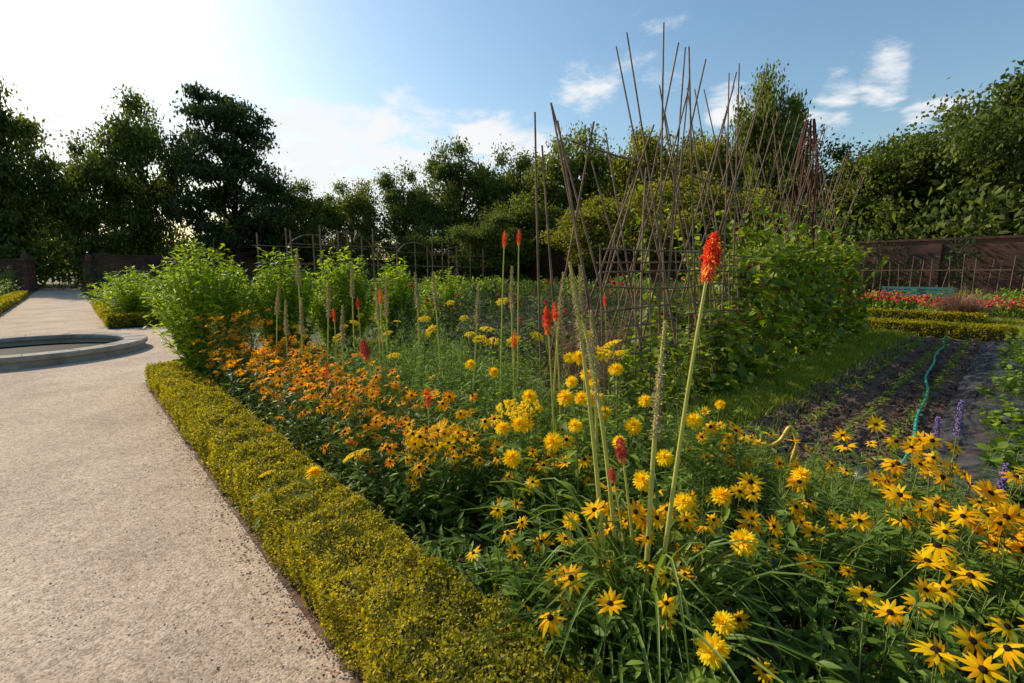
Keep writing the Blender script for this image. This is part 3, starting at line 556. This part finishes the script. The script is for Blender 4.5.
# ---------------------------------------------------------------- hoses
M_hose=plain('teal_hose',(.02,.42,.29),.35);M_yh=plain('yellow_hose',(.75,.5,.05),.4)
a=Acc();w=np.linspace(3.05,13.5,60);u=-1.08+.055*(w-3)+.03*np.sin(w*.9)+.02*np.sin(w*2.6);pts=G(u,w,.085+.01*np.sin(w*3));polytube(a,pts,.014,0,8);a.build('garden_hose',[M_hose])
a=Acc()
def cr(p,n=8):
    p=[p[0]]+list(p)+[p[-1]];out=[]
    for i in range(1,len(p)-2):
        a0,a1,a2,a3=[np.array(q,float) for q in p[i-1:i+3]]
        for t in np.linspace(0,1,n,endpoint=False): out.append(.5*((2*a1)+(-a0+a2)*t+(2*a0-5*a1+4*a2-a3)*t*t+(-a0+3*a1-3*a2+a3)*t**3))
    out.append(np.array(p[-2],float));return np.array(out)
polytube(a,cr([(1.05,2.55,.32),(1.35,2.75,.48),(1.55,2.8,.42),(1.66,2.8,.46),(1.72,2.8,.55),(1.77,2.8,.45),(1.75,2.8,.32),(1.82,2.85,.15),(1.92,2.9,.03)]),.011,0,8);a.build('yellow_watering_pipe',[M_yh])
M_black=plain('black_plastic',(.012,.012,.014),.3)
a=Acc();c=G(-1.05,3.15);n=20;V=[];rs=[(.20,.0),(.22,.07),(.20,.14),(.14,.19),(.06,.23),(.02,.24)]
for (r,z) in rs:
    for i in range(n): t=6.283*i/n;q=r*(1+.12*math.sin(3*t)+.06*math.sin(7*t+z*30));V.append((c[0]+q*math.cos(t),c[1]+q*math.sin(t),.03+z+.01*math.sin(5*t)))
a.add(V,[(j*n+i,j*n+(i+1)%n,(j+1)*n+(i+1)%n,(j+1)*n+i) for j in range(5) for i in range(n)],0);a.add(V[-n:],[tuple(range(n))],0);a.build('black_plastic_cap',[M_black])
m,nt,N,L,out=newmat('black_netting');p=N.new('ShaderNodeBsdfPrincipled');p.inputs['Base Color'].default_value=(.06,.06,.065,1);p.inputs['Roughness'].default_value=.6;tr=N.new('ShaderNodeBsdfTransparent');ms=N.new('ShaderNodeMixShader')
tx=N.new('ShaderNodeTexCoord');nz=N.new('ShaderNodeTexNoise');nz.inputs['Scale'].default_value=6;nz.inputs['Detail'].default_value=6;L.new(tx.outputs['Object'],nz.inputs['Vector']);mr=N.new('ShaderNodeMapRange');mr.inputs[1].default_value=.38;mr.inputs[2].default_value=.62;mr.inputs[3].default_value=.2;mr.inputs[4].default_value=.7;L.new(nz.outputs['Fac'],mr.inputs[0]);L.new(mr.outputs[0],ms.inputs[0]);L.new(tr.outputs[0],ms.inputs[1]);L.new(p.outputs[0],ms.inputs[2]);L.new(ms.outputs[0],out.inputs[0]);M_net=m
def netf(u,w):
    z=.08+.20*np.clip(np.sin((u+2.7)/1.58*math.pi),0,1)**.6*(1-.35*np.abs(np.sin(w*1.1+.6*np.sin(w))))
    for i in range(10): z=z+.008*np.sin(u*LF[i,0]*.8+w*LF[i,1]*.8+LP[i])
    return np.maximum(z,.075)
soilgrid('black_crop_netting',-2.7,-1.13,3.2,12.5,(.04,.04),netf,M_net)
a=Acc()
for (u0,u1,w0,w1,n,h) in [(-1.95,-1.45,3.6,13,260,.40),(-2.5,-1.95,3.1,12,260,.5),(-3.9,-2.6,2.8,14,360,.7),(-6,-4.2,3.4,14,220,.5)]:
    B=inzone(u0,u1,w0,w1,n);field(a,B,U(h*.4,h,n),.22,12,T_heart,.12,(.2,1),(-.2,.9),.004,1)
a.build('cabbage_crop',[M_lmid,M_stem])
a=Acc()
for (u,w,z) in [(-1.38,2.35,.90),(-1.55,2.3,.66),(-1.30,2.45,.78)]:
    b=G(u,w,0);t=G(u,w+.03,z);stems(a,b[None],((b+t)/2)[None],t[None],.004,.002,1,4,5);n=190;k=rng.random(n);P=t[None]-np.array([0,0,1])*k[:,None]*.17;a.inst(FL,P,RM(U(0,6.28,n),U(-.2,.5,n),0*k),np.stack([.028+0*k,.009+.013*k,.028+0*k],-1))
a.build('purple_speedwell',[M_purp,M_stem])
# ---------------------------------------------------------------- light
az=math.radians(-54);el=math.radians(33);sd=Vector((math.sin(az)*math.cos(el),math.cos(az)*math.cos(el),math.sin(el)))
sl=bpy.data.lights.new('sun','SUN');sl.energy=5;sl.angle=math.radians(.5);sl.color=(1,.88,.68);so=bpy.data.objects.new('sun',sl);S.collection.objects.link(so);so.rotation_euler=sd.to_track_quat('Z','Y').to_euler();so.location=(0,0,30)
W=bpy.data.worlds.new('World');S.world=W;W.use_nodes=True;N=W.node_tree.nodes;L=W.node_tree.links;N.clear()
out=N.new('ShaderNodeOutputWorld');bg=N.new('ShaderNodeBackground');bg.inputs[1].default_value=.15;L.new(bg.outputs[0],out.inputs[0])
sk=N.new('ShaderNodeTexSky');sk.sky_type='NISHITA';sk.sun_disc=False;sk.sun_elevation=el;sk.sun_rotation=az;sk.dust_density=1.2;sk.ozone_density=2.4;sk.air_density=1.45
hs=N.new('ShaderNodeHueSaturation');hs.inputs['Saturation'].default_value=1.15;hs.inputs['Hue'].default_value=.497;L.new(sk.outputs[0],hs.inputs['Color'])
tc=N.new('ShaderNodeTexCoord');nrm=N.new('ShaderNodeVectorMath');nrm.operation='NORMALIZE';L.new(tc.outputs['Generated'],nrm.inputs[0]);d=nrm.outputs[0]
sp=N.new('ShaderNodeSeparateXYZ');L.new(d,sp.inputs[0])
def mth(op,a_,b_=None,c_=None):
    n=N.new('ShaderNodeMath');n.operation=op
    for i,x in enumerate((a_,b_,c_)):
        if x is None: continue
        if hasattr(x,'links') or hasattr(x,'is_linked'): L.new(x,n.inputs[i])
        else: n.inputs[i].default_value=x
    return n.outputs[0]
zz=mth('ADD',mth('MAXIMUM',sp.outputs[2],0.0),.14);cx=mth('DIVIDE',sp.outputs[0],zz);cy=mth('DIVIDE',sp.outputs[1],zz);cb=N.new('ShaderNodeCombineXYZ');L.new(cx,cb.inputs[0]);L.new(cy,cb.inputs[1])
nz=N.new('ShaderNodeTexNoise');nz.inputs['Scale'].default_value=2.9;nz.inputs['Detail'].default_value=9;nz.inputs['Roughness'].default_value=.63;nz.inputs['Distortion'].default_value=.3;L.new(cb.outputs[0],nz.inputs['Vector'])
tot=None
for (x,y,z,ro,ri,s) in [(.655,1.058,.30,4,.3,.27),(.68,1.058,.37,3.2,.3,.25),(.464,1.062,.345,3.6,.3,.27),(.166,1.07,.404,6,1,.2),(-.238,1.044,.205,11,2,.36),(-.05,1.044,.21,9,2,.36),(-.43,1.043,.20,11,2,.37),(.05,1.044,.19,8,2,.33),(-.62,1.05,.28,12,2,.25),(-1.0,1.07,.42,24,4,.22),(-.75,1.08,.5,14,3,.2),(.78,1.05,.40,3.5,.3,.24),(.3,1.05,.45,6,1,.19),(.9,1.05,.33,3.5,.5,.2),(-.35,1.05,.5,10,2,.15)]:
    v=Vector((x,y,z)).normalized();dp=N.new('ShaderNodeVectorMath');dp.operation='DOT_PRODUCT';L.new(d,dp.inputs[0]);dp.inputs[1].default_value=v
    mr=N.new('ShaderNodeMapRange');mr.interpolation_type='SMOOTHSTEP';mr.inputs[1].default_value=math.cos(math.radians(ro));mr.inputs[2].default_value=math.cos(math.radians(ri));mr.inputs[3].default_value=0;mr.inputs[4].default_value=s;L.new(dp.outputs['Value'],mr.inputs[0])
    tot=mr.outputs[0] if tot is None else mth('MAXIMUM',tot,mr.outputs[0])
f=mth('ADD',nz.outputs['Fac'],tot);mr=N.new('ShaderNodeMapRange');mr.interpolation_type='SMOOTHSTEP';mr.inputs[1].default_value=.64;mr.inputs[2].default_value=.88;L.new(f,mr.inputs[0])
mx=N.new('ShaderNodeMix');mx.data_type='RGBA';L.new(mr.outputs[0],mx.inputs[0]);L.new(hs.outputs[0],mx.inputs[6]);mx.inputs[7].default_value=(6.2,6.25,6.4,1);L.new(mx.outputs[2],bg.inputs[0])
# ---------------------------------------------------------------- camera
cam=bpy.data.cameras.new('camera');cam.sensor_width=36;cam.lens=36*470/1024;cam.clip_end=2000;cam.clip_start=.05
co=bpy.data.objects.new('camera',cam);S.collection.objects.link(co);co.location=(0,0,1.5);co.rotation_euler=(math.radians(90-8.4),0,0);S.camera=co
S.view_settings.view_transform='Standard';S.view_settings.look='None';S.view_settings.exposure=0
